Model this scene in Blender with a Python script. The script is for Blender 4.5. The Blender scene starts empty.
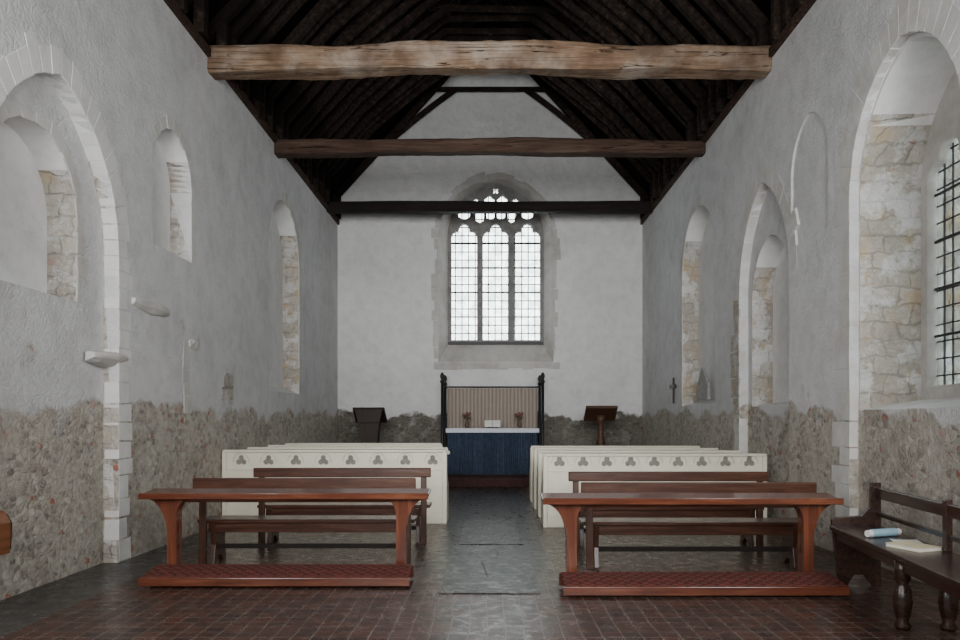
import bpy, bmesh, math, random
from mathutils import Vector, Matrix
random.seed(7)
PI=math.pi
C=bpy.context.scene.collection
HW=3.93; YE=20.0; ZT=6.56

# ------------------------------------------------------------ node helpers
class NT:
    def __init__(s,name):
        s.m=bpy.data.materials.new(name); s.m.use_nodes=True
        s.t=s.m.node_tree; s.t.nodes.clear()
        s.out=s.t.nodes.new('ShaderNodeOutputMaterial')
        s.b=s.t.nodes.new('ShaderNodeBsdfPrincipled')
        s.t.links.new(s.b.outputs[0],s.out.inputs[0])
    def n(s,typ,ins=None,**kw):
        nd=s.t.nodes.new('ShaderNode'+typ)
        for k,v in kw.items(): setattr(nd,k,v)
        for k,v in (ins or {}).items(): s.put(nd.inputs[k],v)
        return nd
    def put(s,inp,v):
        if isinstance(v,bpy.types.NodeSocket): s.t.links.new(v,inp)
        elif isinstance(v,(tuple,list)) and len(v)==3 and inp.type=='RGBA': inp.default_value=(*v,1)
        else: inp.default_value=v
    def math(s,op,a,b=0.0,clamp=False):
        nd=s.n('Math',{0:a,1:b},operation=op,use_clamp=clamp); return nd.outputs[0]
    def mix(s,f,a,b,blend='MIX'):
        nd=s.t.nodes.new('ShaderNodeMix'); nd.data_type='RGBA'; nd.blend_type=blend
        s.put(nd.inputs[0],f); s.put(nd.inputs[6],a); s.put(nd.inputs[7],b); return nd.outputs[2]
    def ramp(s,f,stops,const=False):
        nd=s.t.nodes.new('ShaderNodeValToRGB'); r=nd.color_ramp
        if const: r.interpolation='CONSTANT'
        while len(r.elements)<len(stops): r.elements.new(.5)
        for e,(p,c) in zip(r.elements,stops): e.position=p; e.color=(*c,1)
        s.put(nd.inputs[0],f); return nd.outputs[0]
    def noise(s,vec,scale,detail=4,rough=.55,dist=0):
        nd=s.n('TexNoise',{'Vector':vec,'Scale':scale,'Detail':detail,'Roughness':rough,'Distortion':dist}); return nd
    def pos(s): return s.n('NewGeometry').outputs['Position']
    def obj(s): return s.n('TexCoord').outputs['Object']
    def bump(s,h,strength,dist=.02,normal=None):
        nd=s.n('Bump',{'Height':h,'Strength':strength,'Distance':dist})
        if normal is not None: s.put(nd.inputs['Normal'],normal)
        return nd.outputs[0]
    def fin(s,col,rough=.8,normal=None,spec=None,metal=None):
        s.put(s.b.inputs['Base Color'],col); s.put(s.b.inputs['Roughness'],rough)
        if normal is not None: s.put(s.b.inputs['Normal'],normal)
        if spec is not None: s.put(s.b.inputs['Specular IOR Level'],spec)
        if metal is not None: s.put(s.b.inputs['Metallic'],metal)
        return s.m

def rubble(t,p,dk=1.0):
    nz=t.noise(p,5,4,.65).outputs['Color']
    v=t.n('VectorMath',{0:nz,1:(-.5,-.5,-.5)},operation='ADD').outputs[0]
    v=t.n('VectorMath',{0:v,'Scale':.16},operation='SCALE').outputs[0]
    v=t.n('VectorMath',{0:p,1:v},operation='ADD').outputs[0]
    v=t.n('VectorMath',{0:v,1:(1,1,1.5)},operation='MULTIPLY').outputs[0]
    S=lambda c:tuple(x*dk for x in c)
    vc=t.n('TexVoronoi',{'Vector':v,'Scale':11.5})
    ve=t.n('TexVoronoi',{'Vector':v,'Scale':11.5},feature='DISTANCE_TO_EDGE')
    sc=t.n('SeparateColor',{0:vc.outputs['Color']})
    col=t.ramp(sc.outputs[0],[(0,S((.25,.215,.18))),(.16,S((.43,.39,.325))),(.36,S((.53,.495,.43))),(.5,S((.33,.29,.24))),(.64,S((.60,.57,.505))),(.82,S((.17,.155,.14))),(.965,S((.38,.12,.08)))],True)
    fine=t.noise(p,20,6,.72)
    fc=t.ramp(fine.outputs[0],[(.34,S((.15,.13,.11))),(.5,S((.44,.395,.335))),(.66,S((.70,.665,.60)))])
    red=t.math('GREATER_THAN',sc.outputs[0],.965)
    col=t.mix(t.math('SUBTRACT',.38,t.math('MULTIPLY',red,.23)),col,fc)
    edge=t.math('MULTIPLY',t.math('SUBTRACT',ve.outputs[0],.02),7,True)
    col=t.mix(t.math('ADD',t.math('MULTIPLY',edge,.85),.15),S((.44,.405,.345)),col)
    big=t.noise(p,2.3,6,.68).outputs[0]
    bm_=t.ramp(big,[(.48,(0,0,0)),(.58,(.8,.8,.8))])
    col=t.mix(bm_,col,t.mix(.4,S((.49,.455,.395)),fc))
    dkm=t.noise(p,1.6,4,.6,.5).outputs[0]
    col=t.mix(t.ramp(dkm,[(.52,(0,0,0)),(.7,(.4,.4,.4))]),col,S((.23,.195,.16)))
    h=t.math('MULTIPLY',edge,t.math('SUBTRACT',1.0,t.math('MULTIPLY',bm_,.9)))
    h=t.math('ADD',t.math('MULTIPLY',h,.42),t.math('MULTIPLY',fine.outputs[0],1.1))
    return col,h,edge

def plaster_col(t,p,lo=(.535,.535,.54),hi=(.66,.66,.66)):
    a=t.noise(p,.6,7,.62,.6).outputs[0]; b=t.noise(p,4,7,.72).outputs[0]
    c=t.ramp(a,[(.32,lo),(.62,hi)])
    c=t.mix(.15,c,t.ramp(b,[(.38,(.32,.31,.295)),(.56,(.82,.82,.82))]))
    st=t.noise(p,1.9,7,.75,.3).outputs[0]
    c=t.mix(t.ramp(st,[(.60,(0,0,0)),(.70,(.35,.35,.35))]),c,(.40,.38,.35))
    return c,b

def wall_material(name,base=1.68,dk=1.0,lo=(.535,.535,.54),hi=(.66,.66,.66)):
    t=NT(name); p=t.pos(); sx=t.n('SeparateXYZ',{0:p}); z=sx.outputs[2]
    pc,b=plaster_col(t,p,lo,hi)
    rc,rh,edge=rubble(t,p,dk)
    nb=t.noise(p,1.0,3,.5).outputs[0]; nb2=t.noise(p,6,3,.6).outputs[0]
    bd=t.math('ADD',base-.55,t.math('ADD',t.math('MULTIPLY',nb,.9),t.math('MULTIPLY',nb2,.22)))
    mask=t.math('MULTIPLY',t.math('SUBTRACT',bd,z),16,True)
    wp=t.noise(p,1.7,6,.65).outputs[0]
    wm=t.math('MULTIPLY',t.math('SUBTRACT',wp,.65),10,True)
    up=t.math('MULTIPLY',t.math('SUBTRACT',3.4,z),1,True)
    mask=t.math('MAXIMUM',mask,t.math('MULTIPLY',wm,up))
    sm=t.noise(p,3.3,5,.6).outputs[0]
    sz=t.math('MULTIPLY',t.math('SUBTRACT',z,.8),1.0,True)
    smm=t.math('MULTIPLY',t.math('MULTIPLY',t.math('SUBTRACT',sm,.54),7,True),t.math('MULTIPLY',sz,.6))
    mask=t.math('MULTIPLY',mask,t.math('SUBTRACT',1.0,smm))
    col=t.mix(mask,pc,rc)
    gable=t.math('MULTIPLY',t.math('SUBTRACT',z,6.3),1.2,True)
    lump=t.noise(p,4,3,.5).outputs[0]
    ph=t.math('ADD',t.math('MULTIPLY',b,.5),t.math('MULTIPLY',t.math('MULTIPLY',lump,gable),3.0))
    ph=t.math('ADD',ph,t.math('MULTIPLY',t.noise(p,1.5,3).outputs[0],1.3))
    ph=t.math('ADD',ph,t.math('MULTIPLY',edge,.16))
    h=t.n('Mix',{0:mask,2:ph,3:t.math('SUBTRACT',rh,.1)}).outputs[0]
    return t.fin(col,.92,t.bump(h,.6,.04),.2)
M={}
M['wall']=wall_material('limewashed_rubble_wall')
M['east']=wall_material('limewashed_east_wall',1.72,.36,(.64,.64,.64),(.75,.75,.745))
def whitewash(name,lo,hi):
    t=NT(name); p=t.pos(); c,b=plaster_col(t,p,lo,hi)
    return t.fin(c,.92,t.bump(b,.4,.02),.2)
M['white']=whitewash('niche_whitewash',(.74,.74,.73),(.85,.85,.84))
M['vouss']=whitewash('whitewashed_ashlar',(.60,.595,.58),(.78,.77,.74))
M['ring']=whitewash('thinly_limewashed_stone',(.46,.44,.405),(.65,.635,.60))
M['tracery']=whitewash('backlit_dark_window_stone',(.10,.095,.09),(.17,.16,.15))  # stone colour darkened to paint in its backlit shade
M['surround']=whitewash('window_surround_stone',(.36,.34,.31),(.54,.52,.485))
def exposed():
    t=NT('exposed_niche_stone'); p=t.pos(); s=t.n('SeparateXYZ',{0:p})
    u=t.math('ADD',s.outputs[0],s.outputs[1]); nz=t.noise(p,4,3).outputs[0]
    u=t.math('ADD',u,t.math('MULTIPLY',nz,.22)); zz=t.math('ADD',s.outputs[2],t.math('MULTIPLY',nz,.18))
    v=t.n('CombineXYZ',{0:u,1:zz,2:0.0}).outputs[0]
    br=t.n('TexBrick',{'Vector':v,'Color1':(.58,.545,.48),'Color2':(.42,.39,.34),'Mortar':(.33,.31,.275),'Scale':1.0,'Mortar Size':.012,'Mortar Smooth':.5,'Brick Width':.27,'Row Height':.19,'Bias':0.0})
    rc,rh,e=rubble(t,p)
    c=t.mix(.4,br.outputs[0],rc)
    o=t.noise(p,2.6,3).outputs[0]
    c=t.mix(t.ramp(o,[(.55,(0,0,0)),(.63,(.5,.5,.5))]),c,(.52,.37,.20))
    w=t.noise(p,2.7,6,.7).outputs[0]
    mk=t.ramp(w,[(.5,(0,0,0)),(.57,(.85,.85,.85))])
    pc,b=plaster_col(t,p,(.58,.58,.57),(.72,.72,.71))
    c=t.mix(mk,c,pc)
    return t.fin(c,.9,t.bump(t.math('ADD',rh,t.math('MULTIPLY',br.outputs[1],-1.2)),.7,.03),.2)
M['stone']=exposed()
def wood(name,c1,c2,c3,axis=0,rough=.5,scale=3,spec=.4,bs=.25,stain=.5,stain_scale=1.3,crack=False,grey=None):
    t=NT(name); p=t.obj(); sc=[14,14,14]; sc[axis]=1.0
    v=t.n('Mapping',{'Vector':p,'Scale':tuple(sc)}).outputs[0]
    n1=t.noise(v,scale,6,.65,.4).outputs[0]; n2=t.noise(p,stain_scale,4).outputs[0]
    c=t.ramp(n1,[(.28,c1),(.52,c2),(.75,c3)])
    if grey:
        n3=t.noise(p,1.1,5,.65,.3).outputs[0]
        c=t.mix(t.ramp(n3,[(.48,(0,0,0)),(.6,(.65,.65,.65))]),c,grey)
    c=t.mix(t.ramp(n2,[(.4,(0,0,0)),(.65,(stain,)*3)]),c,c1)
    h=n1
    if crack:
        sc2=[9,9,9]; sc2[axis]=.25
        v2=t.n('Mapping',{'Vector':p,'Scale':tuple(sc2)}).outputs[0]
        k=t.noise(v2,1.2,2,.5,.1).outputs[0]
        k=t.math('ABSOLUTE',t.math('SUBTRACT',k,.5)); k=t.math('MULTIPLY',k,80,True)
        c=t.mix(k,tuple(x*.2 for x in c1),c); h=t.math('ADD',n1,k)
    return t.fin(c,rough,t.bump(h,bs,.015),spec)
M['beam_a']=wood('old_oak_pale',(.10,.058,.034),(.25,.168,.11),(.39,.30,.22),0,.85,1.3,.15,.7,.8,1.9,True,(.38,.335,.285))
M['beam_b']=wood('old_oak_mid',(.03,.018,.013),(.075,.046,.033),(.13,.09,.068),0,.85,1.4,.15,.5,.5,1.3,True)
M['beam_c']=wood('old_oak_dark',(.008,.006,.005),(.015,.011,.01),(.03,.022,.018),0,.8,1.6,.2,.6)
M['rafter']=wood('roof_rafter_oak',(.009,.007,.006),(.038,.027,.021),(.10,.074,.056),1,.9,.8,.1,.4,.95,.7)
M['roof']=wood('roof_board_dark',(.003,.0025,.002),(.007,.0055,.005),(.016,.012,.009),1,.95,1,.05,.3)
M['pine']=wood('varnished_red_pine',(.06,.017,.010),(.135,.040,.020),(.25,.092,.046),0,.15,1.5,.65,.08)
M['pinev']=wood('varnished_red_pine_upright',(.06,.017,.010),(.145,.043,.021),(.26,.096,.048),2,.17,1.5,.65,.08)
M['bench']=wood('worn_brown_bench',(.03,.012,.008),(.07,.027,.016),(.14,.066,.038),0,.26,1.5,.5,.15)
M['benchv']=wood('worn_brown_upright',(.03,.012,.008),(.06,.024,.014),(.115,.052,.031),2,.28,1.5,.5,.15)
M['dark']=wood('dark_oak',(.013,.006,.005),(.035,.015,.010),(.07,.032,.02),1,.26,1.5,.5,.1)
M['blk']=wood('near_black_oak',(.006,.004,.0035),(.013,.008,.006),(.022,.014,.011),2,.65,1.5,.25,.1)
M['lectd']=wood('dark_lectern_brown',(.012,.006,.004),(.028,.014,.009),(.05,.026,.017),2,.55,1.5,.3,.1)
M['lect']=wood('lectern_brown',(.035,.016,.009),(.075,.036,.02),(.12,.06,.034),0,.55,1.5,.4,.1)
M['box']=wood('orange_box_wood',(.10,.036,.016),(.19,.07,.028),(.28,.12,.05),1,.4,1.5,.5,.1)
def simple(name,c,rough=.6,metal=None,spec=.4,var=.15,sc=12):
    t=NT(name); n=t.noise(t.obj(),sc,4).outputs[0]
    d=tuple(x*(1-var*2) for x in c); return t.fin(t.ramp(n,[(.3,d),(.65,c)]),rough,t.bump(n,.1,.005),spec,metal)
M['cream']=simple('cream_painted_wood',(.74,.70,.57),.45,var=.06,sc=4)
M['creamd']=simple('cream_painted_seat',(.62,.59,.48),.5,var=.08,sc=4)
M['hole_shade']=simple('pierced_hole_shade_grey',(.25,.235,.20),.8)  # grey standing in for the shade inside the pierced holes
M['cloth']=simple('white_altar_linen',(.70,.74,.82),.8,var=.05)
M['blue']=simple('blue_frontal_cloth',(.052,.078,.128),.85,var=.25)
M['postm']=simple('black_painted_post',(.012,.012,.015),.4)
M['lead']=simple('window_lead',(.04,.045,.05),.6)
M['iron']=simple('iron_bar',(.02,.02,.025),.5)
M['ceramic']=simple('vase_ceramic',(.13,.08,.06),.3)
M['flower']=simple('muted_red_brown_flower',(.24,.11,.08),.7,var=.3,sc=40)
M['leaf']=simple('flower_leaf',(.06,.09,.04),.7)
M['paper']=simple('white_paper',(.75,.74,.7),.7,var=.04)
M['papery']=simple('yellowed_paper',(.62,.56,.38),.7,var=.06)
M['paperb']=simple('pale_blue_cover',(.30,.47,.55),.45,var=.05)
M['slate']=simple('pale_tablet_stone',(.4,.39,.37),.8)
M['redstep']=simple('red_brown_step_carpet',(.06,.024,.02),.85,var=.2)
def curtain_mat():
    t=NT('pinkish_beige_dossal_cloth')
    w=t.n('TexWave',{'Vector':t.obj(),'Scale':3.4,'Distortion':.3,'Detail':1.0}).outputs[0]
    return t.fin(t.ramp(w,[(.3,(.27,.225,.19)),(.6,(.38,.33,.285))]),.9,None,.1)
M['dossal']=curtain_mat()
def pad_mat():
    t=NT('patterned_red_kneeler'); p=t.obj()
    br=t.n('TexBrick',{'Vector':p,'Color1':(.13,.024,.02),'Color2':(.085,.018,.016),'Mortar':(.035,.012,.011),'Scale':1.0,'Mortar Size':.012,'Brick Width':.13,'Row Height':.1},offset=.5)
    ch=t.n('TexChecker',{'Vector':p,'Color1':(.20,.10,.07),'Color2':(.085,.02,.017),'Scale':20.0})
    return t.fin(t.mix(.35,br.outputs[0],ch.outputs[0]),.8,t.bump(br.outputs[1],-.3,.01),.2)
M['pad']=pad_mat()
def glass_mat(name,c,gloss):
    t=NT(name); t.t.nodes.remove(t.b)
    n=t.noise(t.pos(),5,2).outputs[0]
    tr=t.n('BsdfTransparent',{0:t.ramp(n,[(.35,tuple(x*.75 for x in c)),(.65,c)])}); gl=t.n('BsdfGlossy',{'Color':(.8,.85,.85),'Roughness':.1})
    mx=t.n('MixShader',{0:gloss,1:tr.outputs[0],2:gl.outputs[0]}); t.t.links.new(mx.outputs[0],t.out.inputs[0]); return t.m
M['glass']=glass_mat('old_clear_window_glass',(.93,.97,.96),.06)
M['glass2']=glass_mat('sky_dimming_window_glass',(.50,.53,.52),.05)  # glass colour tinted darker to dim the bright sky behind it
def floor_mat():
    t=NT('tiled_church_floor'); p=t.pos(); s=t.n('SeparateXYZ',{0:p})
    wob=t.noise(p,1.5,2).outputs['Color']
    v=t.n('VectorMath',{0:wob,'Scale':.05},operation='SCALE').outputs[0]
    v=t.n('VectorMath',{0:p,1:v},operation='ADD').outputs[0]
    br=t.n('TexBrick',{'Vector':v,'Color1':(.078,.032,.022),'Color2':(.038,.022,.018),'Mortar':(.165,.135,.115),'Scale':1.0,'Mortar Size':.005,'Brick Width':.135,'Row Height':.135,'Mortar Smooth':.2},offset=0.0)
    sl=t.n('TexBrick',{'Vector':v,'Color1':(.026,.020,.017),'Color2':(.012,.010,.009),'Mortar':(.003,.003,.003),'Scale':1.0,'Mortar Size':.016,'Brick Width':.5,'Row Height':.75},offset=.37)
    ax=t.math('ABSOLUTE',s.outputs[0])
    aisle=t.math('MULTIPLY',t.math('LESS_THAN',ax,.62),t.math('GREATER_THAN',s.outputs[1],7.6))
    side=t.math('LESS_THAN',s.outputs[0],t.math('ADD',-3.45,t.math('MULTIPLY',t.noise(p,2,3).outputs[0],.1)))
    c=t.mix(aisle,br.outputs[0],sl.outputs[0])
    cn=t.noise(p,3,6,.7).outputs[0]
    c=t.mix(side,c,t.ramp(cn,[(.3,(.045,.041,.038)),(.7,(.09,.084,.078))]))
    d=t.noise(p,2.2,6,.7).outputs[0]; e=t.noise(p,7,5,.7).outputs[0]
    c=t.mix(t.ramp(d,[(.54,(0,0,0)),(.76,(.25,.25,.25))]),c,(.045,.034,.028))
    c=t.mix(t.ramp(e,[(.5,(0,0,0)),(.68,(.4,.4,.4))]),c,(.016,.011,.010))
    r=t.ramp(e,[(.35,(.22,.22,.22)),(.7,(.4,.4,.4))])
    h=t.math('ADD',t.math('MULTIPLY',br.outputs[1],-.5),t.math('MULTIPLY',d,.5))
    h=t.math('ADD',h,t.math('MULTIPLY',t.math('MULTIPLY',sl.outputs[1],aisle),-1.0))
    h=t.math('ADD',h,t.math('MULTIPLY',e,.35))
    return t.fin(c,r,t.bump(h,.3,.012),.2)
M['floor']=floor_mat()
def ledger_mat():
    t=NT('worn_ledger_stone'); p=t.pos(); a=t.noise(p,3.5,8,.8,.3).outputs[0]; b=t.noise(p,12,5,.65).outputs[0]
    c=t.ramp(a,[(.4,(.010,.009,.008)),(.5,(.045,.042,.037)),(.6,(.19,.18,.165))])
    c=t.mix(t.ramp(b,[(.47,(0,0,0)),(.6,(.75,.75,.75))]),c,(.016,.014,.013))
    ve=t.n('TexVoronoi',{'Vector':p,'Scale':1.3},feature='DISTANCE_TO_EDGE').outputs[0]
    k=t.math('MULTIPLY',ve,70,True)
    c=t.mix(k,(.006,.005,.005),c)
    return t.fin(c,t.ramp(b,[(.3,(.25,.25,.25)),(.7,(.42,.42,.42))]),t.bump(t.math('ADD',a,k),.3,.01),.22)
M['ledger']=ledger_mat()

# ------------------------------------------------------------ mesh helpers
class MB:
    def __init__(s): s.v=[]; s.f=[]
    def add(s,vs,fs):
        k=len(s.v); s.v+=[tuple(v) for v in vs]; s.f+=[tuple(i+k for i in f) for f in fs]; return s
    def box(s,x0,x1,y0,y1,z0,z1):
        return s.add([(x0,y0,z0),(x1,y0,z0),(x1,y1,z0),(x0,y1,z0),(x0,y0,z1),(x1,y0,z1),(x1,y1,z1),(x0,y1,z1)],
            [(0,3,2,1),(4,5,6,7),(0,1,5,4),(1,2,6,5),(2,3,7,6),(3,0,4,7)])
    def prism(s,pts,axis,a0,a1):
        n=len(pts)
        def mk(p,a):
            return {'x':(a,p[0],p[1]),'y':(p[0],a,p[1]),'z':(p[0],p[1],a)}[axis]
        vs=[mk(p,a0) for p in pts]+[mk(p,a1) for p in pts]
        return s.add(vs,[tuple(range(n)),tuple(range(2*n-1,n-1,-1))]+[(i,(i+1)%n,n+(i+1)%n,n+i) for i in range(n)])
    def lathe(s,prof,cx=0,cy=0,n=16):
        vs=[];fs=[]
        for r,z in prof:
            for i in range(n):
                a=2*PI*i/n; vs.append((cx+r*math.cos(a),cy+r*math.sin(a),z))
        for j in range(len(prof)-1):
            for i in range(n):
                fs.append((j*n+i,j*n+(i+1)%n,(j+1)*n+(i+1)%n,(j+1)*n+i))
        fs.append(tuple(range(n-1,-1,-1))); fs.append(tuple((len(prof)-1)*n+i for i in range(n)))
        return s.add(vs,fs)
    def tube(s,p0,p1,r,n=10):
        p0=Vector(p0);p1=Vector(p1);d=(p1-p0).normalized(); q=d.to_track_quat('Z','Y')
        vs=[];
        for p in (p0,p1):
            for i in range(n):
                a=2*PI*i/n; vs.append(p+q@Vector((r*math.cos(a),r*math.sin(a),0)))
        return s.add(vs,[(i,(i+1)%n,n+(i+1)%n,n+i) for i in range(n)]+[tuple(range(n-1,-1,-1)),tuple(range(n,2*n))])
    def ball(s,c,r,n=8,sz=1):
        prof=[(max(.001,r*math.sin(PI*j/n)),c[2]-r*sz*math.cos(PI*j/n)) for j in range(n+1)]
        return s.lathe(prof,c[0],c[1],n+2)
    def beam(s,p0,p1,w,y0,y1):   # bar in the XZ plane
        d=Vector((p1[0]-p0[0],p1[1]-p0[1])).normalized(); nx,nz=-d.y*w/2,d.x*w/2
        return s.prism([(p0[0]+nx,p0[1]+nz),(p0[0]-nx,p0[1]-nz),(p1[0]-nx,p1[1]-nz),(p1[0]+nx,p1[1]+nz)],'y',y0,y1)
    def build(s,name,mat,parent=None,bev=0,smooth=False,loc=None):
        me=bpy.data.meshes.new(name); me.from_pydata(s.v,[],s.f); me.update()
        bm=bmesh.new(); bm.from_mesh(me); bmesh.ops.recalc_face_normals(bm,faces=bm.faces); bm.to_mesh(me); bm.free()
        return link(name,me,mat,parent,bev,smooth,loc)
def link(name,me,mat,parent=None,bev=0,smooth=False,loc=None):
    o=bpy.data.objects.new(name,me); C.objects.link(o)
    if mat: me.materials.append(mat)
    if parent: o.parent=parent
    if loc: o.location=loc
    if smooth:
        for p in me.polygons: p.use_smooth=True
    if bev:
        b=o.modifiers.new('bevel','BEVEL'); b.width=bev; b.segments=2; b.limit_method='ANGLE'
    return o
def tag(o,label,cat,group=None,kind=None):
    if label: o['label']=label
    if cat: o['category']=cat
    if group: o['group']=group
    if kind: o['kind']=kind
    return o
def thing(name,label,cat,loc=(0,0,0),rz=0,group=None):
    o=bpy.data.objects.new(name,None); C.objects.link(o); o.location=loc; o.rotation_euler=(0,0,rz)
    o.empty_display_size=.1
    return tag(o,label,cat,group)
def struct(o,label=None):
    o['kind']='structure'
    if label: o['label']=label
    return o
def dup(root,loc,label,rot=None):
    r=root.copy(); C.objects.link(r); r.location=loc; r['label']=label
    if rot is not None: r.rotation_euler=rot
    for ch in list(root.children):
        c=ch.copy(); C.objects.link(c); c.parent=r
        for g in ch.children:
            d=g.copy(); C.objects.link(d); d.parent=c
    return r
def plate(name,outer,holes,depth,mat,parent,mode,bev=0,loc=None):
    cu=bpy.data.curves.new(name,'CURVE'); cu.dimensions='2D'; cu.fill_mode='BOTH'; cu.extrude=depth/2; cu.bevel_depth=bev; cu.bevel_resolution=0
    for pts in [outer]+holes:
        sp=cu.splines.new('POLY'); sp.points.add(len(pts)-1)
        for i,p in enumerate(pts): sp.points[i].co=(p[0],p[1],0,1)
        sp.use_cyclic_u=True
    co=bpy.data.objects.new('tmp',cu); C.objects.link(co)
    dg=bpy.context.evaluated_depsgraph_get(); dg.update()
    me=bpy.data.meshes.new_from_object(co.evaluated_get(dg)); bpy.data.objects.remove(co); bpy.data.curves.remove(cu)
    for v in me.vertices:
        x,y,z=v.co
        v.co=(x,z,y) if mode=='xz' else (z,x,y)
    me.name=name; me.materials.clear()
    return link(name,me,mat,parent,0,False,loc)

def arch(a,h,n=14,cu=0,zs=0):
    pts=[]
    if h>=a-1e-6:
        R=(a*a+h*h)/(2*a); c=R-a; th=math.acos(c/R) if c>1e-9 else PI/2
        right=[(-c+R*math.cos(th*i/n),R*math.sin(th*i/n)) for i in range(n+1)]
    else: right=[(a*math.cos(PI/2*i/n),h*math.sin(PI/2*i/n)) for i in range(n+1)]
    pts=right+[(-x,z) for x,z in reversed(right[:-1])]
    return [(cu+x,zs+z) for x,z in pts]
def section(cu,a,h,zs,zb,n=14): return [(cu-a,zb),(cu+a,zb)]+arch(a,h,n,cu,zs)

def cutter(secs,mapper):
    n=len(secs[0][0]); m=MB(); vs=[]
    for pts,w in secs: vs+=[mapper(u,z,w) for u,z in pts]
    fs=[tuple(range(n)),tuple(range(len(secs)*n-1,(len(secs)-1)*n-1,-1))]
    for k in range(len(secs)-1):
        for i in range(n):
            j=(i+1)%n; fs.append((k*n+i,k*n+j,(k+1)*n+j)); fs.append((k*n+i,(k+1)*n+j,(k+1)*n+i))
    m.add(vs,fs); return m.build('cut',None)
def carve(wall,cutters):
    for c in cutters:
        md=wall.modifiers.new('b','BOOLEAN'); md.operation='DIFFERENCE'; md.solver='EXACT'; md.object=c
        dg=bpy.context.evaluated_depsgraph_get(); dg.update()
        me=bpy.data.meshes.new_from_object(wall.evaluated_get(dg)); wall.modifiers.clear()
        wall.data=me
        bpy.data.objects.remove(c)
SM={-1:lambda u,z,w:(-HW-w,u,z), 1:lambda u,z,w:(HW+w,u,z)}     # w>0 goes into the wall
EM=lambda u,z,w:(u,YE+w,z)

# ------------------------------------------------------------ setting
f=MB(); f.box(-5.2,5.2,-1.2,21,-.15,0)
struct(f.build('floor',M['floor']),'dark red-brown tiled floor with stone aisle')
wl=MB().box(-5.1,-HW,-1.2,YE,-.1,ZT).build('wall_left',M['wall'])
wr=MB().box(HW,5.1,-1.2,YE,-.1,ZT).build('wall_right',M['wall'])
def simplecut(side,cu,a,h,zs,zb,d0,d1,a2=None,zb2=None,cu2=None):
    return cutter([(section(cu,a,h,zs,zb),d0-.3 if d0<.01 else d0-.05),(section(cu,a,h,zs,zb),d0),(section(cu2 or cu,a2 or a,h if a2 is None else h*(a2/a),zs,zb2 or zb),d1)],SM[side])
LC=[simplecut(-1,7.1,1.1,1.42,3.25,-.3,0,.16),
    simplecut(-1,6.98,.70,.70,3.5,2.68,.16,.46,.70,2.72),
    simplecut(-1,9.62,.58,.6,4.5,3.58,0,.28,.58,3.62),
    simplecut(-1,14.85,1.12,1.15,4.55,2.05,0,.34,1.12,2.2)]
RA=(7.45,1.02,1.25,3.95)
RB=(11.2,1.02,1.5,3.45)
RC=[simplecut(1,*RA[:3],RA[3],-.3,0,.1),
    cutter([(section(7.45,.99,1.2,3.95,1.62),.05),(section(7.45,.99,1.2,3.95,1.62),.1),(section(7.43,.96,1.16,3.97,1.74),.78),(section(7.43,.96,1.16,3.97,1.74),1.5)],SM[1]),
    simplecut(1,*RB[:3],RB[3],-.3,0,.14),
    simplecut(1,11.27,.76,.85,3.35,1.72,.14,.46,.76,1.78),
    simplecut(1,9.57,.55,.65,4.65,3.75,0,.03),
    simplecut(1,14.7,1.15,1.15,4.4,1.8,0,.34,1.15,1.9)]
carve(wl,LC); carve(wr,RC)
for w,s in ((wl,-1),(wr,1)):
    me=w.data; me.materials.clear()
    for k in ('wall','stone','white'): me.materials.append(M[k])
    for p in me.polygons:
        d=s*p.center.x-HW; p.material_index=0
        if .005<d<1.1 and 0<p.center.y<19:
            if abs(p.normal.y)>.8 and p.center.z<5.6:
                if d>.1: p.material_index=1
            elif abs(p.normal.x)>.9:
                if d>.2: p.material_index=2
            elif d>.06: p.material_index=2
    struct(w,'left side wall, limewashed plaster over exposed rubble' if s<0 else 'right side wall, limewashed plaster over exposed rubble')
# east wall
RZ=lambda x:6.7+(4.45-abs(x))*1.1
CX=.15
we=MB().prism([(-5.1,-.1),(5.1,-.1),(5.1,6.2),(0,RZ(0)+.12),(-5.1,6.2)],'y',YE,YE+.95).build('wall_far',M['east'])
carve(we,[cutter([(section(CX,1.48,1.55,6.22,3.02),-.3),(section(CX,1.48,1.55,6.22,3.02),0),(section(CX,1.26,1.36,6.36,3.5),.38),(section(CX,1.26,1.36,6.36,3.5),1.4)],EM)])
we.data.materials.clear(); we.data.materials.append(M['east']); we.data.materials.append(M['surround'])
for p in we.data.polygons:
    p.material_index=1 if (p.center.y>YE+.05 and p.center.y<YE+.93 and abs(p.center.x)<2 and 2.5<p.center.z<8) else 0
struct(we,'white limewashed end wall with gable')
struct(MB().box(-5.1,5.1,-1.5,-1.2,-.1,12).build('wall_near',M['wall']),'entrance end wall')
for s in (-1,1):
    m=MB(); m.prism([(s*5.3,RZ(5.3)+.12),(0,RZ(0)+.12),(0,RZ(0)+.24),(s*5.3,RZ(5.3)+.24)],'y',-1.5,21)
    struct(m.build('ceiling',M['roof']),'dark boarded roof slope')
    t=MB().box(min(s*3.88,s*4.15),max(s*3.88,s*4.15),-1.2,YE,ZT+.002,ZT+.12).build('trim_%d'%(1 if s<0 else 2),M['beam_b'])
    struct(t,'timber wall plate along the top of the wall')

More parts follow.
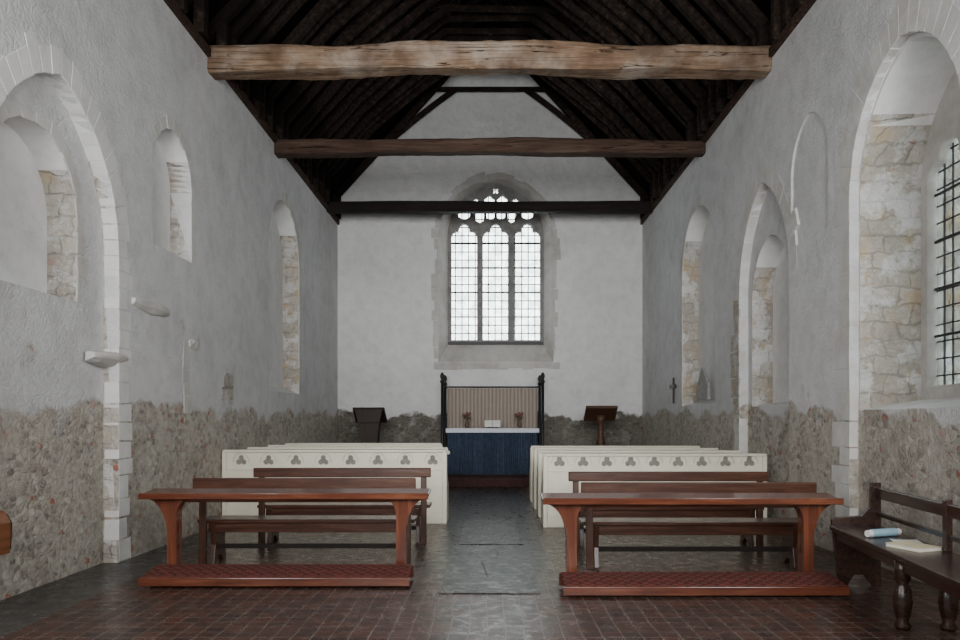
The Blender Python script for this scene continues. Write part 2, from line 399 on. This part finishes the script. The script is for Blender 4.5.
# voussoirs / stone dressings
def dressing(name,label,mapper,cu,a,h,zs,zb,w,depth,mat,nb=9,jr=.27,left=True,right=True,proud=.012,archon=True,gap=.975,vary=.25,jitter=.006,arange=(0,99)):
    m=MB(); rnd=random.Random(sum(map(ord,name)))
    def block(p):
        pr=proud+rnd.uniform(-.3,.5)*proud
        c=(sum(q[0] for q in p)/4,sum(q[1] for q in p)/4)
        q=[(c[0]+(x-c[0])*gap+rnd.uniform(-jitter,jitter),c[1]+(z-c[1])*gap+rnd.uniform(-jitter,jitter)) for x,z in p]
        vs=[mapper(u,z,-pr) for u,z in q]+[mapper(u,z,depth) for u,z in q]
        m.add(vs,[(0,1,2,3),(7,6,5,4),(0,1,5,4),(1,2,6,5),(2,3,7,6),(3,0,4,7)])
    if archon:
        k=4; inn=arch(a-.008,h-.008,nb*k,cu,zs)
        for q,i in enumerate(range(0,len(inn)-k,k)):
            if not (arange[0]<=q<=arange[1]): continue
            ww=w*rnd.uniform(1-vary,1+vary); out=arch(a+ww,h+ww,nb*k,cu,zs)
            block([inn[i],out[i],out[i+k],inn[i+k]])
    for sd,on in ((1,right),(-1,left)):
        if not on: continue
        z=zb
        while z<zs-.05:
            z2=min(zs,z+jr*rnd.uniform(.7,1.25)); ww=w*rnd.uniform(1-vary*1.5,1+vary)
            u0=cu+sd*(a-.008); u1=cu+sd*(a+ww)
            block([(u0,z),(u1,z),(u1,z2),(u0,z2)]); z=z2
    o=m.build(name,mat,None,.005); return struct(o,label)
dressing('trim_3','whitewashed stone arch ring and jambs on the left wall',SM[-1],7.1,1.1,1.42,3.25,0,.27,.15,M['vouss'],nb=12,jr=.22,proud=.005,vary=.25,gap=.94,jitter=.009)
dressing('trim_4','stone arch ring around the tall window bay on the right wall',SM[1],*RA[:3],RA[3],0,.36,.09,M['ring'],proud=.003,nb=11,left=False,gap=.96,jitter=.01)
dressing('trim_5','pointed stone arch ring on the right wall',SM[1],*RB[:3],RB[3],0,.3,.13,M['ring'],proud=.003,nb=9,jr=.3,left=False,gap=.95,jitter=.012)
dressing('trim_16','bare stones low on the pointed arch jamb of the right wall',SM[1],*RB[:3],RB[3],1.3,.36,.02,M['stone'],proud=.006,jr=.26,left=False,archon=False,gap=.94,jitter=.014)
dressing('trim_6','stone ring of the small high niche on the left wall',SM[-1],9.62,.58,.6,4.5,3.58,.15,.015,M['ring'],nb=5,proud=.004,left=False,arange=(0,7),gap=.93,jitter=.014)
dressing('trim_17','rough stones around the head of the blocked window inside the left arch',lambda u,z,w:(-HW-.16-w,u,z),6.98,.70,.70,3.5,2.68,.13,.015,M['ring'],nb=5,jr=.2,proud=.004,left=False,arange=(0,9),gap=.93,jitter=.016)
dressing('trim_7','stone dressings of the tall niche on the left wall',SM[-1],14.85,1.12,1.15,4.55,2.05,.18,.015,M['ring'],proud=.004,left=False,arange=(0,9),gap=.94,jitter=.014)
dressing('trim_8','stone dressings of the tall niche on the right wall',SM[1],14.7,1.15,1.15,4.4,1.8,.18,.015,M['ring'],proud=.004,left=False,arange=(0,9),gap=.94,jitter=.014)
dressing('trim_9','grey stone quoins and hood around the end window',EM,CX,1.48,1.55,6.22,3.1,.13,.02,M['surround'],nb=10,proud=.02,jr=.34,vary=.55,gap=.965,jitter=.012)
m=MB()
x=CX-1.6
while x<CX+1.6:
    w=random.uniform(.25,.5); m.box(x+.008,min(x+w,CX+1.65),YE-.03,YE+.05,3.02-.2+random.uniform(0,.05),3.01); x+=w
struct(m.build('trim_10',M['surround'],None,.006),'stone sill course under the end window')
def corbel(name,y0,y1,z,x0,dep,label):
    m=MB(); n=6; vs=[];fs=[]; rnd=random.Random(len(label))
    prof=[(-.02,-.1),(dep*.4,-.075),(dep*.9,-.02),(dep,.02),(dep*.8,.06),(-.02,.07)]
    for i in range(n+1):
        y=y0+(y1-y0)*i/n; q=1-.45*abs(2*i/n-1)**2
        for a,b in prof: vs.append((x0+(a*q if a>0 else a)+rnd.uniform(-.008,.008),y,z+b*q+rnd.uniform(-.008,.008)))
    k=len(prof)
    for i in range(n):
        for j in range(k): fs.append((i*k+j,i*k+(j+1)%k,(i+1)*k+(j+1)%k,(i+1)*k+j))
    fs+=[tuple(range(k)),tuple(n*k+j for j in range(k))]
    m.add(vs,fs); o=m.build(name,M['ring'],None,.01); struct(o,label)
corbel('trim_12',8.5,9.45,2.82,-HW,.07,'worn stone corbel block just beyond the big whitewashed arch')
corbel('trim_13',7.75,8.5,2.16,-HW-.1,.15,'lower stone block inside the big whitewashed arch')
corbel('trim_15',10.1,10.45,2.52,-HW,.04,'small worn stone stub on the left wall')
m=MB()
for i,(y,z,w,h) in enumerate([(11.35,1.75,.3,.25),(11.42,1.98,.24,.2),(11.5,2.16,.14,.14)]): m.box(-HW-.02,-HW+.006,y,y+w+.2,z,z+h)
struct(m.build('trim_11',M['stone'],None,.006),'small stepped stone patch on the left wall')
m=MB(); z=1.6
while z<2.45:
    h=random.uniform(.14,.24); m.box(-HW-.02,-HW+.005,9.95-random.uniform(0,.06),10.12+random.uniform(0,.1),z,z+h-.012); z+=h
struct(m.build('trim_14',M['ring'],None,.006),'strip of bare stones on the left wall')

# ------------------------------------------------------------ windows
def foil(cx,cz,lobes,lr,rad,a0,a1,n,rot=0,core=0):
    pts=[]
    for i in range(n+1):
        th=a0+(a1-a0)*i/n; best=core
        for ph in lobes:
            ox,oz=lr*math.cos(ph+rot),lr*math.sin(ph+rot); b=ox*math.cos(th)+oz*math.sin(th); c=ox*ox+oz*oz-rad*rad; D=b*b-c
            if D>=0: best=max(best,b+math.sqrt(D))
        pts.append((cx+best*math.cos(th),cz+best*math.sin(th)))
    return pts
def light_hole(cx,w,zb,zs,up):
    a=w/2
    head=foil(cx,0,[.12,PI/2,PI-.12],a*.56,a*.44,0,PI,48,0,a*.42)
    mz=max(z for x,z in head); mx=max(x-cx for x,z in head)
    head=[(cx+(x-cx)*a/mx,zs+max(0,z)*up/mz) for x,z in head]
    return [(cx-a*.999,zb),(cx+a*.999,zb)]+head
def win_small(cx,w,zb,zs):
    a=w/2; return [(cx-a*.9,zb),(cx,zb-a*.5),(cx+a*.9,zb)]+foil(cx,zs,[.25,PI/2,PI-.25],a*.5,a*.5,0,PI,24,0,a*.6)
def trefoil(cx,cz,r,k=3,rot=PI/2,n=36,core=.25):
    return foil(cx,cz,[2*PI*i/k for i in range(k)],r*.53,r*.47,0,2*PI*(n-1)/n,n-1,rot,r*core)
def window(name,label,center,mode,outer,holes,glassrect,leadx,leadz,leadoff,barz,lw,gm,tm):
    W=bpy.data.objects.new(name,None); C.objects.link(W); W.location=center; struct(W,label)
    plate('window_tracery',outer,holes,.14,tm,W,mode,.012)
    u0,u1,z0,z1=glassrect
    g=MB(); l=MB(); b=MB()
    o=leadoff
    def bx(m,u0,u1,d0,d1,z0,z1):
        if mode=='xz': m.box(u0,u1,d0,d1,z0,z1)
        else: m.box(d0,d1,u0,u1,z0,z1)
    g.prism(outer,'y' if mode=='xz' else 'x',o-.003,o+.003)
    g.build('glass',gm,W)
    def halfat(z):
        best=0
        n=len(outer)
        for i in range(n):
            (xa,za),(xb,zb_)=outer[i],outer[(i+1)%n]
            if (za-z)*(zb_-z)<=0 and za!=zb_:
                best=max(best,abs(xa+(xb-xa)*(z-za)/(zb_-za)-(u0+u1)/2))
        return best
    c=(u0+u1)/2
    k=u0+leadx
    while k<u1-.02:
        zt=z1
        while zt>z0 and halfat(zt)<abs(k-c)+.02: zt-=.03
        bx(l,k-lw,k+lw,o-.008,o+.008,z0,zt); k+=leadx
    z=z0+leadz
    while z<z1-.1:
        hw=halfat(z)-.02
        if hw>.05: bx(l,c-hw,c+hw,o-.008,o+.008,z-lw,z+lw)
        z+=leadz
    l.build('leading',M['lead'],W)
    for z in barz: bx(b,u0,u1,o-.03,o-.012,z-.013,z+.013)
    b.build('saddle_bar',M['iron'],W)
    return W
ow=section(0,1.27,1.37,6.36,3.49)
holes=[]
for cx in (-.83,0,.83): holes.append(light_hole(cx,.70,3.62,6.3,.4))
for cx,zb,zs in ((-.83,6.86,6.94),(-.42,6.76,6.98),(-.14,6.84,6.98),(.14,6.84,6.98),(.42,6.76,6.98),(.83,6.86,6.94)):
    holes.append(win_small(cx,.25 if abs(cx)<.5 else .34,zb,zs))
for cx,zs,w in ((-.17,7.30,.30),(.17,7.30,.30),(-.52,7.24,.27),(.52,7.24,.27)): holes.append(win_small(cx,w,7.2,zs))
holes.append(trefoil(0,7.56,.10,4,PI/4))
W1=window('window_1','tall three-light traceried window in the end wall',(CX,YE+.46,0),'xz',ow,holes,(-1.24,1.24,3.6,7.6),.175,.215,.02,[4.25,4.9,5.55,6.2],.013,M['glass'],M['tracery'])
MB().box(-1.25,1.25,-.14,-.085,3.505,3.575).build('sill_board',M['iron'],W1)
ow2=section(0,.97,1.17,3.97,1.73)
holes=[light_hole(cx,.78,1.86,4.02,.38) for cx in (-.46,.46)]+[trefoil(0,4.74,.24,4,PI/4)]
window('window_2','leaded two-light window in the right wall bay',(HW+.82,7.43,0),'yz',ow2,holes,(-.95,.95,1.8,5.05),.15,.18,.02,[2.4,2.9,3.4,3.9],.007,M['glass2'],M['surround'])

# ------------------------------------------------------------ roof timbers
def rough_beam(name,label,y,z0,z1,dy,mat,arc,seed,amp=1):
    n=70; rnd=random.Random(seed); m=MB(); vs=[]; fs=[]; k=8
    ph=[rnd.uniform(0,6) for _ in range(8)]
    for i in range(n+1):
        x=-HW-.35+(2*HW+.7)*i/n; t=x/HW; lift=arc*(1-t*t)
        for j in range(k):
            cy,cz=[(-1,-.78),(-.84,-1),(.84,-1),(1,-.78),(1,.78),(.84,1),(-.84,1),(-1,.78)][j]
            wv=amp*(.010*math.sin(x*1.3+ph[j//2])+.005*math.sin(x*3.3+ph[(j+3)%8])+rnd.uniform(-.003,.003))
            vs.append((x,y+cy*(dy/2+wv),(z0+z1)/2+lift+cz*((z1-z0)/2+wv)))
    for i in range(n):
        for j in range(k): fs.append((i*k+j,i*k+(j+1)%k,(i+1)*k+(j+1)%k,(i+1)*k+j))
    fs+= [tuple(range(k)),tuple(n*k+j for j in range(k))]
    m.add(vs,fs); tag(m.build(name,mat),label,'beam')
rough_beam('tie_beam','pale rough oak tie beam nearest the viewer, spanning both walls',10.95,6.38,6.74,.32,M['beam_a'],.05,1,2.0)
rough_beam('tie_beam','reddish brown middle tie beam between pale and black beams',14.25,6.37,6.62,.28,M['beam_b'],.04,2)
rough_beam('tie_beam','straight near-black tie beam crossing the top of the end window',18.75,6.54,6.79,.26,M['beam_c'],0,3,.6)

LBL='dark oak rafter couple with collar and braces in the open roof'
proto=thing('rafter_frame',LBL,'roof frame',(0,9.2,6.7),0,'rafter frames of the open roof')
def fz(p): return (p[0],p[1]-6.7)
for s in (-1,1):
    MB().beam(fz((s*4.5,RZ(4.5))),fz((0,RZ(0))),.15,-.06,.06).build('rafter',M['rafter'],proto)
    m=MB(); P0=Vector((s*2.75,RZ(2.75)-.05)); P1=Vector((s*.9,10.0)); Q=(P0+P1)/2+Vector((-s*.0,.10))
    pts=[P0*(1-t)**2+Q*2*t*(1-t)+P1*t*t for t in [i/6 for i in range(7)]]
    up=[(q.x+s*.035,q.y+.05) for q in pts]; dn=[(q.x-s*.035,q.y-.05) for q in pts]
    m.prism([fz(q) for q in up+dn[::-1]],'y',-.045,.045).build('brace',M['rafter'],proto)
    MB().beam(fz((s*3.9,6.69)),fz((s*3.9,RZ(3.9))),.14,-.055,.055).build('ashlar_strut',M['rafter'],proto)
MB().beam(fz((-1.5,10.0)),fz((1.5,10.0)),.09,-.05,.05).build('collar',M['rafter'],proto)
rr=random.Random(11); y=9.2-.47*5
ys=[]
while y<18.8: ys.append(y); y+=.47
ys.append(19.8)
for y in ys:
    if abs(y-9.2)>.01: dup(proto,(rr.uniform(-.04,.04),y+(rr.uniform(-.12,.12) if y<19.5 else 0),6.7+rr.uniform(-.06,.0)),LBL,(rr.uniform(-.02,.02),rr.uniform(-.015,.015),rr.uniform(-.03,.03)) if y<19.5 else (0,0,0))

# ------------------------------------------------------------ ledger stones
def slab(x0,x1,y0,y1,label,seed):
    r=random.Random(seed); pts=[]
    for (ax,ay,bx,by) in ((x0,y0,x1,y0),(x1,y0,x1,y1),(x1,y1,x0,y1),(x0,y1,x0,y0)):
        for i in range(8): t=i/8; pts.append((ax+(bx-ax)*t+r.uniform(-.007,.007),ay+(by-ay)*t+r.uniform(-.007,.007)))
    tag(MB().prism(pts,'z',.0005,.010).build('ledger_slab',M['ledger']),label,'floor slab')
slab(-.44,.44,6.72,9.3,'worn grey ledger slab in the aisle between the two kneeling desks',1)
slab(-.38,.38,9.4,11.7,'worn grey ledger slab in the aisle further towards the cream pews',2)

# ------------------------------------------------------------ kneeling desks
def kneeling_desk(label,x0,x1,yd,H,kx0,kx1):
    cx=(x0+x1)/2; L=(x1-x0)/2; T=thing('kneeling_desk',label,'prayer desk',(cx,yd,0),0,'varnished kneeling desks')
    m=MB(); m.prism([(-.16,H-.035),(.16,H+.0),(.16,H+.03),(-.16,H-.005)],'x',-L,L); m.build('desk_top',M['pine'],T,.008)
    MB().box(-L,L,-.185,-.16,H-.045,H+.012).build('front_lip',M['pine'],T,.006)
    MB().box(-L+.12,L-.12,-.02,.01,H-.09,H-.028).build('apron_rail',M['pine'],T,.004)
    for s in (-1,1):
        px=s*(L-.27); pts=[]
        for i in range(13):
            t=i/12*PI/2; pts.append((px+s*(.045+.205*(1-math.cos(t))),.42+(H-.05-.42)*math.sin(t)))
        inner=[(px-s*(.045+.13*(1-math.cos(t/12*PI/2))),H-.2+(.15)*math.sin(t/12*PI/2)) for t in range(13)]
        poly=[(px-s*.045,.1),(px+s*.045,.1)]+pts+list(reversed(inner))
        MB().prism(poly,'y',-.075,.06).build('end_post',M['pinev'],T,.006)
        MB().box(px-.07,px+.07,-.4,.15,.0,.1).build('foot',M['pinev'],T,.01)
    k0,k1=kx0-cx,kx1-cx
    MB().box(k0,k1,-.52,-.48,.02,.095).build('kneeler_front',M['pine'],T,.006)
    MB().box(k0,k1,-.12,-.08,.02,.135).build('kneeler_rail',M['pine'],T,.006)
    MB().prism([(-.49,.07),(-.12,.09),(-.12,.148),(-.3,.13),(-.49,.1)],'x',k0+.01,k1-.01).build('kneeler_pad',M['pad'],T,.01)
    return T
kneeling_desk('varnished red-brown kneeling desk nearest on the left of the aisle',-3.3,-.58,7.45,.81,-3.15,-.72)
kneeling_desk('varnished red-brown kneeling desk nearest on the right of the aisle, beside the dark bench',.47,3.15,7.08,.80,.62,3.05)

# ------------------------------------------------------------ open benches
def bench(label,x0,x1,y,H,mat='bench'):
    cx=(x0+x1)/2; L=(x1-x0)/2; T=thing('open_bench',label,'bench',(cx,y,0),0,'open backed wooden benches')
    MB().box(-L,L,-.03,.015,H-.115,H).build('back_rail',M[mat],T,.01)
    MB().box(-L+.02,L-.02,.06,.42,.43,.47).build('seat',M[mat],T,.008)
    MB().box(-L+.12,L-.12,.09,.12,.33,.43).build('seat_rail',M[mat],T,.004)
    for s in (-1,1):
        px=s*(L-.09)
        MB().prism([(-.015,.0),(.05,.0),(.06,.45),(.04,H-.02),(.012,H-.02),(.0,.45)],'x',px-.035,px+.035).build('back_post',M[mat+'v'],T,.006)
        px=s*(L-.17)
        pts=[(.05,0),(.14,0),(.19,.07),(.27,.07),(.33,0),(.43,0),(.39,.2),(.41,.43),(.07,.43),(.1,.2)]
        MB().prism(pts,'x',px-.025,px+.025).build('leg',M[mat+'v'],T,.005)
    MB().box(-L+.2,L-.2,.22,.25,.14,.19).build('stretcher',M['blk'],T,.004)
bench('dark open-backed bench directly behind the left kneeling desk',-3.08,-.77,8.05,.91)
bench('dark open-backed bench on the left, just before the cream pews',-2.88,-.72,9.45,.93)
bench('dark open-backed bench directly behind the right kneeling desk',.92,3.3,7.85,.88)
bench('dark open-backed bench on the right, just before the cream pews',.93,3.3,9.2,.9)

# ------------------------------------------------------------ cream pews
def pew(name,label,x0,x1,y,H,nh,sp,first,group,near):
    W=x1-x0; T=thing(name,label,'pew',(x0,y,0),0,group)
    holes=[trefoil(first+i*sp,.92,.082,3,PI/2,36,.5) for i in range(nh)]
    plate('back_panel',[(0,.16),(W,.16),(W,H-.03),(0,H-.03)],holes,.028,M['cream'],T,'xz')
    MB().box(.04,W-.04,.018,.024,.82,H-.05).build('hole_shade_strip',M['hole_shade'],T)  # added strip that paints shade behind the trefoil holes
    MB().box(0,W,-.03,-.012,.78,.81).build('panel_moulding',M['cream'],T,.005)
    MB().box(0,W,-.025,.03,0,.16).build('plinth_board',M['cream'],T,.005)
    if near:
        for i in range(nh):
            c=first+i*sp; hd=MB()
            aa=[PI*j/12 for j in range(13)]
            hd.prism([(c+.125*math.cos(a),.9+.145*math.sin(a)) for a in aa]+[(c+.108*math.cos(a),.9+.128*math.sin(a)) for a in reversed(aa)],'y',-.03,-.012)
            hd.build('carved_hood',M['creamd'],T)
    MB().box(-.02,W+.02,-.055,.055,H-.035,H).build('top_rail',M['cream'],T,.008)
    MB().box(.03,W-.03,.034,.44,.43,.465).build('seat',M['creamd'],T,.005)
    for s in (0,1):
        x=-.03 if s==0 else W-.03
        MB().prism([(-.05,0),(.46,0),(.46,.5),(.42,.58),(.26,.64),(.12,.78),(.08,1.0),(.07,H-.036),(-.05,H-.036)],'x',x,x+.06).build('bench_end',M['cream'],T,.008)
    return T
gl='cream pews on the left'; gr='cream pews on the right'
ords=['nearest','second','third','furthest']
for i in range(4):
    x1=[-.66,-.76,-.86,-.95][i]
    pew('church_pew','cream painted pew with pierced trefoils left of the aisle, %s of four rows'%ords[i],-3.88,x1,11.35+i*1.15,1.08,8,.4,.24,gl,i==0)
for i in range(4):
    pew('church_pew','cream painted pew with pierced trefoils right of the aisle, %s of four rows'%ords[i],.78,3.87,10.95+i*1.15,1.04,9,.335,.2,gr,i==0)

# ------------------------------------------------------------ sanctuary
ST=.2
struct(MB().box(-HW,HW,17.6,YE,.0,ST).build('floor_step',M['redstep'],None,.01),'raised red-brown sanctuary step')
AX=.06
A=thing('altar','altar with dark blue pleated frontal and white linen cloth','altar',(AX,19.0,ST))
MB().box(-1.02,1.02,-.3,.33,0,1.08).build('altar_table',M['lect'],A)
m=MB(); n=240; vs=[];
for i in range(n+1):
    x=-1.08+2.16*i/n; w=.055*math.sin(i*.5+.8*math.sin(i*.11))+.01*math.sin(i*1.7)
    vs+= [(x,-.38+w,.02),(x,-.35+w*.5,1.09)]
m.add(vs,[(2*i,2*i+2,2*i+3,2*i+1) for i in range(n)]); m.build('blue_frontal',M['blue'],A,0,True)
MB().box(-1.12,1.12,-.415,.36,1.09,1.125).box(-1.12,1.12,-.43,-.415,1.02,1.125).build('altar_cloth',M['cloth'],A,.006)
R=thing('riddel_frame','black riddel posts and rails around the altar','altar frame',(AX,19.0,ST))
for sx in (-1,1):
    for yy in (-.5,.62):
        MB().lathe([(.06,0),(.06,.06),(.035,.1),(.033,2.2),(.055,2.22),(.055,2.26),(.028,2.29),(.05,2.34),(.055,2.38),(.038,2.43),(.004,2.47)],sx*1.2,yy,12).build('post',M['postm'],R,0,True)
    MB().tube((sx*1.2,-.5,2.16),(sx*1.2,.62,2.16),.016).build('rail',M['postm'],R)
MB().tube((-1.2,.62,2.16),(1.2,.62,2.16),.02).build('rail',M['postm'],R)
m=MB(); n=120; vs=[]
for i in range(n+1):
    x=-1.14+2.28*i/n; w=.025*math.sin(i*.9)
    vs+=[(x,w,1.0),(x,w*.6,2.13)]
m.add(vs,[(2*i,2*i+2,2*i+3,2*i+1) for i in range(n)])
tag(m.build('dossal_curtain',M['dossal'],None,0,True,(AX,19.62,ST)),'pinkish beige pleated curtain hanging behind the altar','curtain')
for xx,lb in ((-.62,'left'),(.66,'right')):
    V=thing('flower_vase','small vase of reddish brown flowers at the %s end of the altar'%lb,'vase',(AX+xx,18.95,ST+1.127),0,'altar flowers')
    MB().lathe([(.035,0),(.05,.02),(.065,.08),(.05,.14),(.03,.17),(.042,.2)],0,0,14).build('vase',M['ceramic'],V,0,True)
    m=MB(); r=random.Random(3)
    for i in range(16): a=r.uniform(0,6.28); q=r.uniform(0,.11); m.ball((q*math.cos(a),q*math.sin(a),.29+r.uniform(-.05,.08)),r.uniform(.022,.04),6)
    m.build('flowers',M['flower'],V,0,True)
    m=MB()
    for i in range(8): a=i*.8; m.tube((0,0,.18),(.09*math.cos(a),.09*math.sin(a),.28),.008,5)
    m.build('stems',M['leaf'],V)
B=thing('altar_missal','open white book propped on a small stand on the altar','book',(AX,18.9,ST+1.127))
MB().prism([(-.06,0),(.1,0),(.1,.02),(.0,.02),(.1,.16),(.08,.17)],'x',-.13,.13).build('stand',M['lect'],B)
for s in (-1,1):
    MB().prism([(-.03,.02),(.07,.18),(.055,.19),(-.045,.03)],'x',min(s*.004,s*.19),max(s*.004,s*.19)).build('page_block',M['paper'],B)

def lectern(label,x,y,mat,wide,H):
    T=thing('lectern',label,'lectern',(x,y,ST))
    MB().prism([(-.2,H),(.26,H-.3),(.24,H-.36),(-.22,H-.06)],'x',-.37,.37).build('book_board',mat,T,.008)
    MB().box(-.37,.37,.235,.275,H-.36,H-.26).build('book_ledge',mat,T,.004)
    if wide:
        m=MB(); m.prism([(-.21,.08),(.21,.08),(.17,.6),(.24,H-.34),(-.24,H-.34),(-.17,.6)],'y',-.14,.14)
        m.build('body',mat,T,.006)
        MB().box(-.28,.28,-.2,.2,0,.08).build('plinth',mat,T,.01)
        MB().prism([(-.25,H-.36),(.25,H-.36),(.33,H-.05),(-.33,H-.05)],'y',-.215,-.2).build('front_board',mat,T,.004)
        for s in (-1,1): MB().prism([(-.2,H-.34),(.2,H-.34),(.2,H-.3),(-.2,H-.07)],'x',s*.24-.015,s*.24+.015).build('cheek',mat,T,.004)
    else:
        MB().lathe([(.10,.08),(.12,.14),(.08,.2),(.075,.6),(.10,.7),(.11,.8),(.075,.9),(.07,H-.42),(.10,H-.36),(.14,H-.22)],0,0,16).build('pedestal',mat,T,0,True)
        MB().box(-.24,.24,-.24,.24,0,.08).build('plinth',mat,T,.01)
    return T
lectern('dark solid-bodied lectern standing left of the altar',-2.82,18.2,M['lectd'],True,1.62)
lectern('brown pedestal lectern standing right of the altar',2.6,18.2,M['lect'],False,1.66)

X=HW-.012
cr=thing('wall_cross','small brown wooden cross hanging on the right wall','cross',(X,16.5,2.0))
MB().box(-.03,.0,-.03,.03,-.12,.42).build('upright',M['dark'],cr); MB().box(-.05,-.003,-.22,.22,.2,.27).build('crossbar',M['dark'],cr)
tb=thing('leaning_tablet','pale slab leaning in the niche of the right wall','tablet',(HW+.1,14.6,1.9))
MB().prism([(-.35,.0),(.4,.0),(.4,.25),(.05,.62),(-.35,.3)],'x',-.03,.03).build('slab',M['slate'],tb,.01)

wb=thing('alms_box','brown wooden box with orange edge on the rubble wall, left margin','box',(-HW+.001,5.55,.52))
MB().box(0,.01,-.3,.27,-.02,.36).build('back_board',M['dark'],wb,.003)
MB().prism([(.01,0),(.35,.02),(.36,.22),(.32,.29),(.01,.33)],'y',-.28,.25).build('box_body',M['dark'],wb,.01)
MB().prism([(.355,-.0),(.37,-.0),(.375,.23),(.325,.315),(.01,.36),(.01,.335),(.32,.292),(.36,.22)],'y',-.3,.2).build('lid_edge',M['box'],wb,.003)

# ------------------------------------------------------------ right side bench
SB=thing('side_bench','dark oak bench with turned legs and railed back by the right wall','bench',(3.12,7.08,0),math.radians(-7.5))
D=.43; LL=2.9; SZ=.55
MB().box(-.02,D,-LL,.0,SZ-.045,SZ).build('seat',M['dark'],SB,.008)
for xx in (.03,D-.07): MB().box(xx,xx+.03,-LL+.05,-.02,SZ-.13,SZ-.045).build('seat_rail',M['dark'],SB,.004)
leg=[(.045,0),(.06,.03),(.038,.06),(.052,.1),(.068,.2),(.058,.3),(.034,.33),(.056,.36),(.052,SZ-.13),(.058,SZ-.045)]
for yy in (-1.5,-2.75):
    for xx in (.05,D-.07): MB().lathe(leg,xx,yy,16).build('leg',M['dark'],SB,0,True)
MB().box(D-.05,D-.015,-LL,.02,.80,.90).build('top_rail',M['dark'],SB,.008)
MB().box(D-.045,D-.02,-LL,.0,.64,.68).build('lower_rail',M['dark'],SB,.005)
for yy in (-1.4,-2.8): MB().box(D-.06,D-.01,yy-.03,yy+.03,SZ,.93).build('back_post',M['dark'],SB,.006)
MB().prism([(.06,.0),(.14,.0),(.2,.1),(.28,.1),(D-.07,.0),(D,.0),(D,.94),(D-.09,.94),(D-.1,.72),(D-.17,.64),(.05,.62),(.0,.6),(.03,.3)],'y',0.001,.04).build('end_panel',M['dark'],SB,.006)
ca,sa=math.cos(math.radians(-7.5)),math.sin(math.radians(-7.5))
def onb(lx,ly,z=SZ): return (3.12+lx*ca-ly*sa,7.08+lx*sa+ly*ca,z)
def booklet(label,lx,ly,rz,w,h,t,mat,cat='booklet',z=SZ):
    T=thing('booklet',label,cat,onb(lx,ly,z+.001),rz)
    MB().box(-w/2,w/2,-h/2,h/2,0,t*.2).build('back_cover',mat,T); MB().box(-w/2,w/2,-h/2,h/2,t*.8,t).build('front_cover',mat,T)
    MB().box(-w/2+.004,w/2-.004,-h/2+.004,h/2-.004,t*.2,t*.8).build('pages',M['paper'],T)
RL=thing('rolled_leaflets','pale blue roll of leaflets with white ends lying on the dark bench','paper roll',onb(.2,-.7,SZ+.034),math.radians(20))
MB().tube((-.13,0,0),(.13,0,0),.033,18).build('blue_wrapper',M['paperb'],RL,0,False)
for s in (-1,1): MB().tube((s*.13,0,0),(s*.17,0,0),.028,18).build('white_end',M['paper'],RL)
for lx,ly,rz,lb in ((.27,-1.0,-.3,'loose white sheet lying just behind the yellowed booklet on the bench'),):
    T=thing('paper_sheet',lb,'paper',onb(lx,ly,SZ+.001),rz)
    m=MB(); vs=[(-.1+.2*i/6,yy,.001+.012*abs(i/6-.4)**1.5) for yy in (-.145,.145) for i in range(7)]
    m.add(vs,[(i,i+1,i+8,i+7) for i in range(6)]); m.build('sheet',M['paper'],T)
booklet('yellowed booklet nearest on the dark bench',.2,-1.3,.35,.22,.3,.03,M['papery'])

# ------------------------------------------------------------ camera, light, world
cam=bpy.data.cameras.new('camera'); co=bpy.data.objects.new('camera',cam); C.objects.link(co)
co.location=(0,0,1.5); co.rotation_euler=(PI/2,0,0); cam.sensor_width=36; cam.lens=36*775/960
cam.shift_x=-10/960; cam.shift_y=101/960; cam.clip_start=.05
bpy.context.scene.camera=co
w=bpy.data.worlds.new('overcast'); bpy.context.scene.world=w; w.use_nodes=True
bg=w.node_tree.nodes['Background']; bg.inputs[0].default_value=(.95,.98,1,1); bg.inputs[1].default_value=9
def area(name,loc,rot,sx,sy,e,col=(1,1,1),spread=PI):
    l=bpy.data.lights.new(name,'AREA'); l.shape='RECTANGLE'; l.size=sx; l.size_y=sy; l.energy=e; l.color=col; l.spread=spread
    o=bpy.data.objects.new(name,l); C.objects.link(o); o.location=loc; o.rotation_euler=rot; return o
area('rear_fill_lamp',(0,-.9,3.4),(math.radians(91),0,0),6,4.0,430,(1,.995,.99))  # unseen fill lamp added in front of the closed rear wall
area('far_wall_fill_lamp',(0,-.8,4.0),(math.radians(90),0,0),5,3,130,(1,.995,.99),math.radians(50))  # added narrow-spread lamp to brighten the far wall
for s in (-1,1):
    o=area('side_wall_fill_lamp',(s*3.7,2.6,3.4),(0,0,0),2.2,3,220,(.98,.99,1))  # added fill lamps, each brightening the opposite wall; no window here
    d=Vector((-s*1.0,.85,.05)); o.rotation_euler=d.to_track_quat('-Z','Y').to_euler()
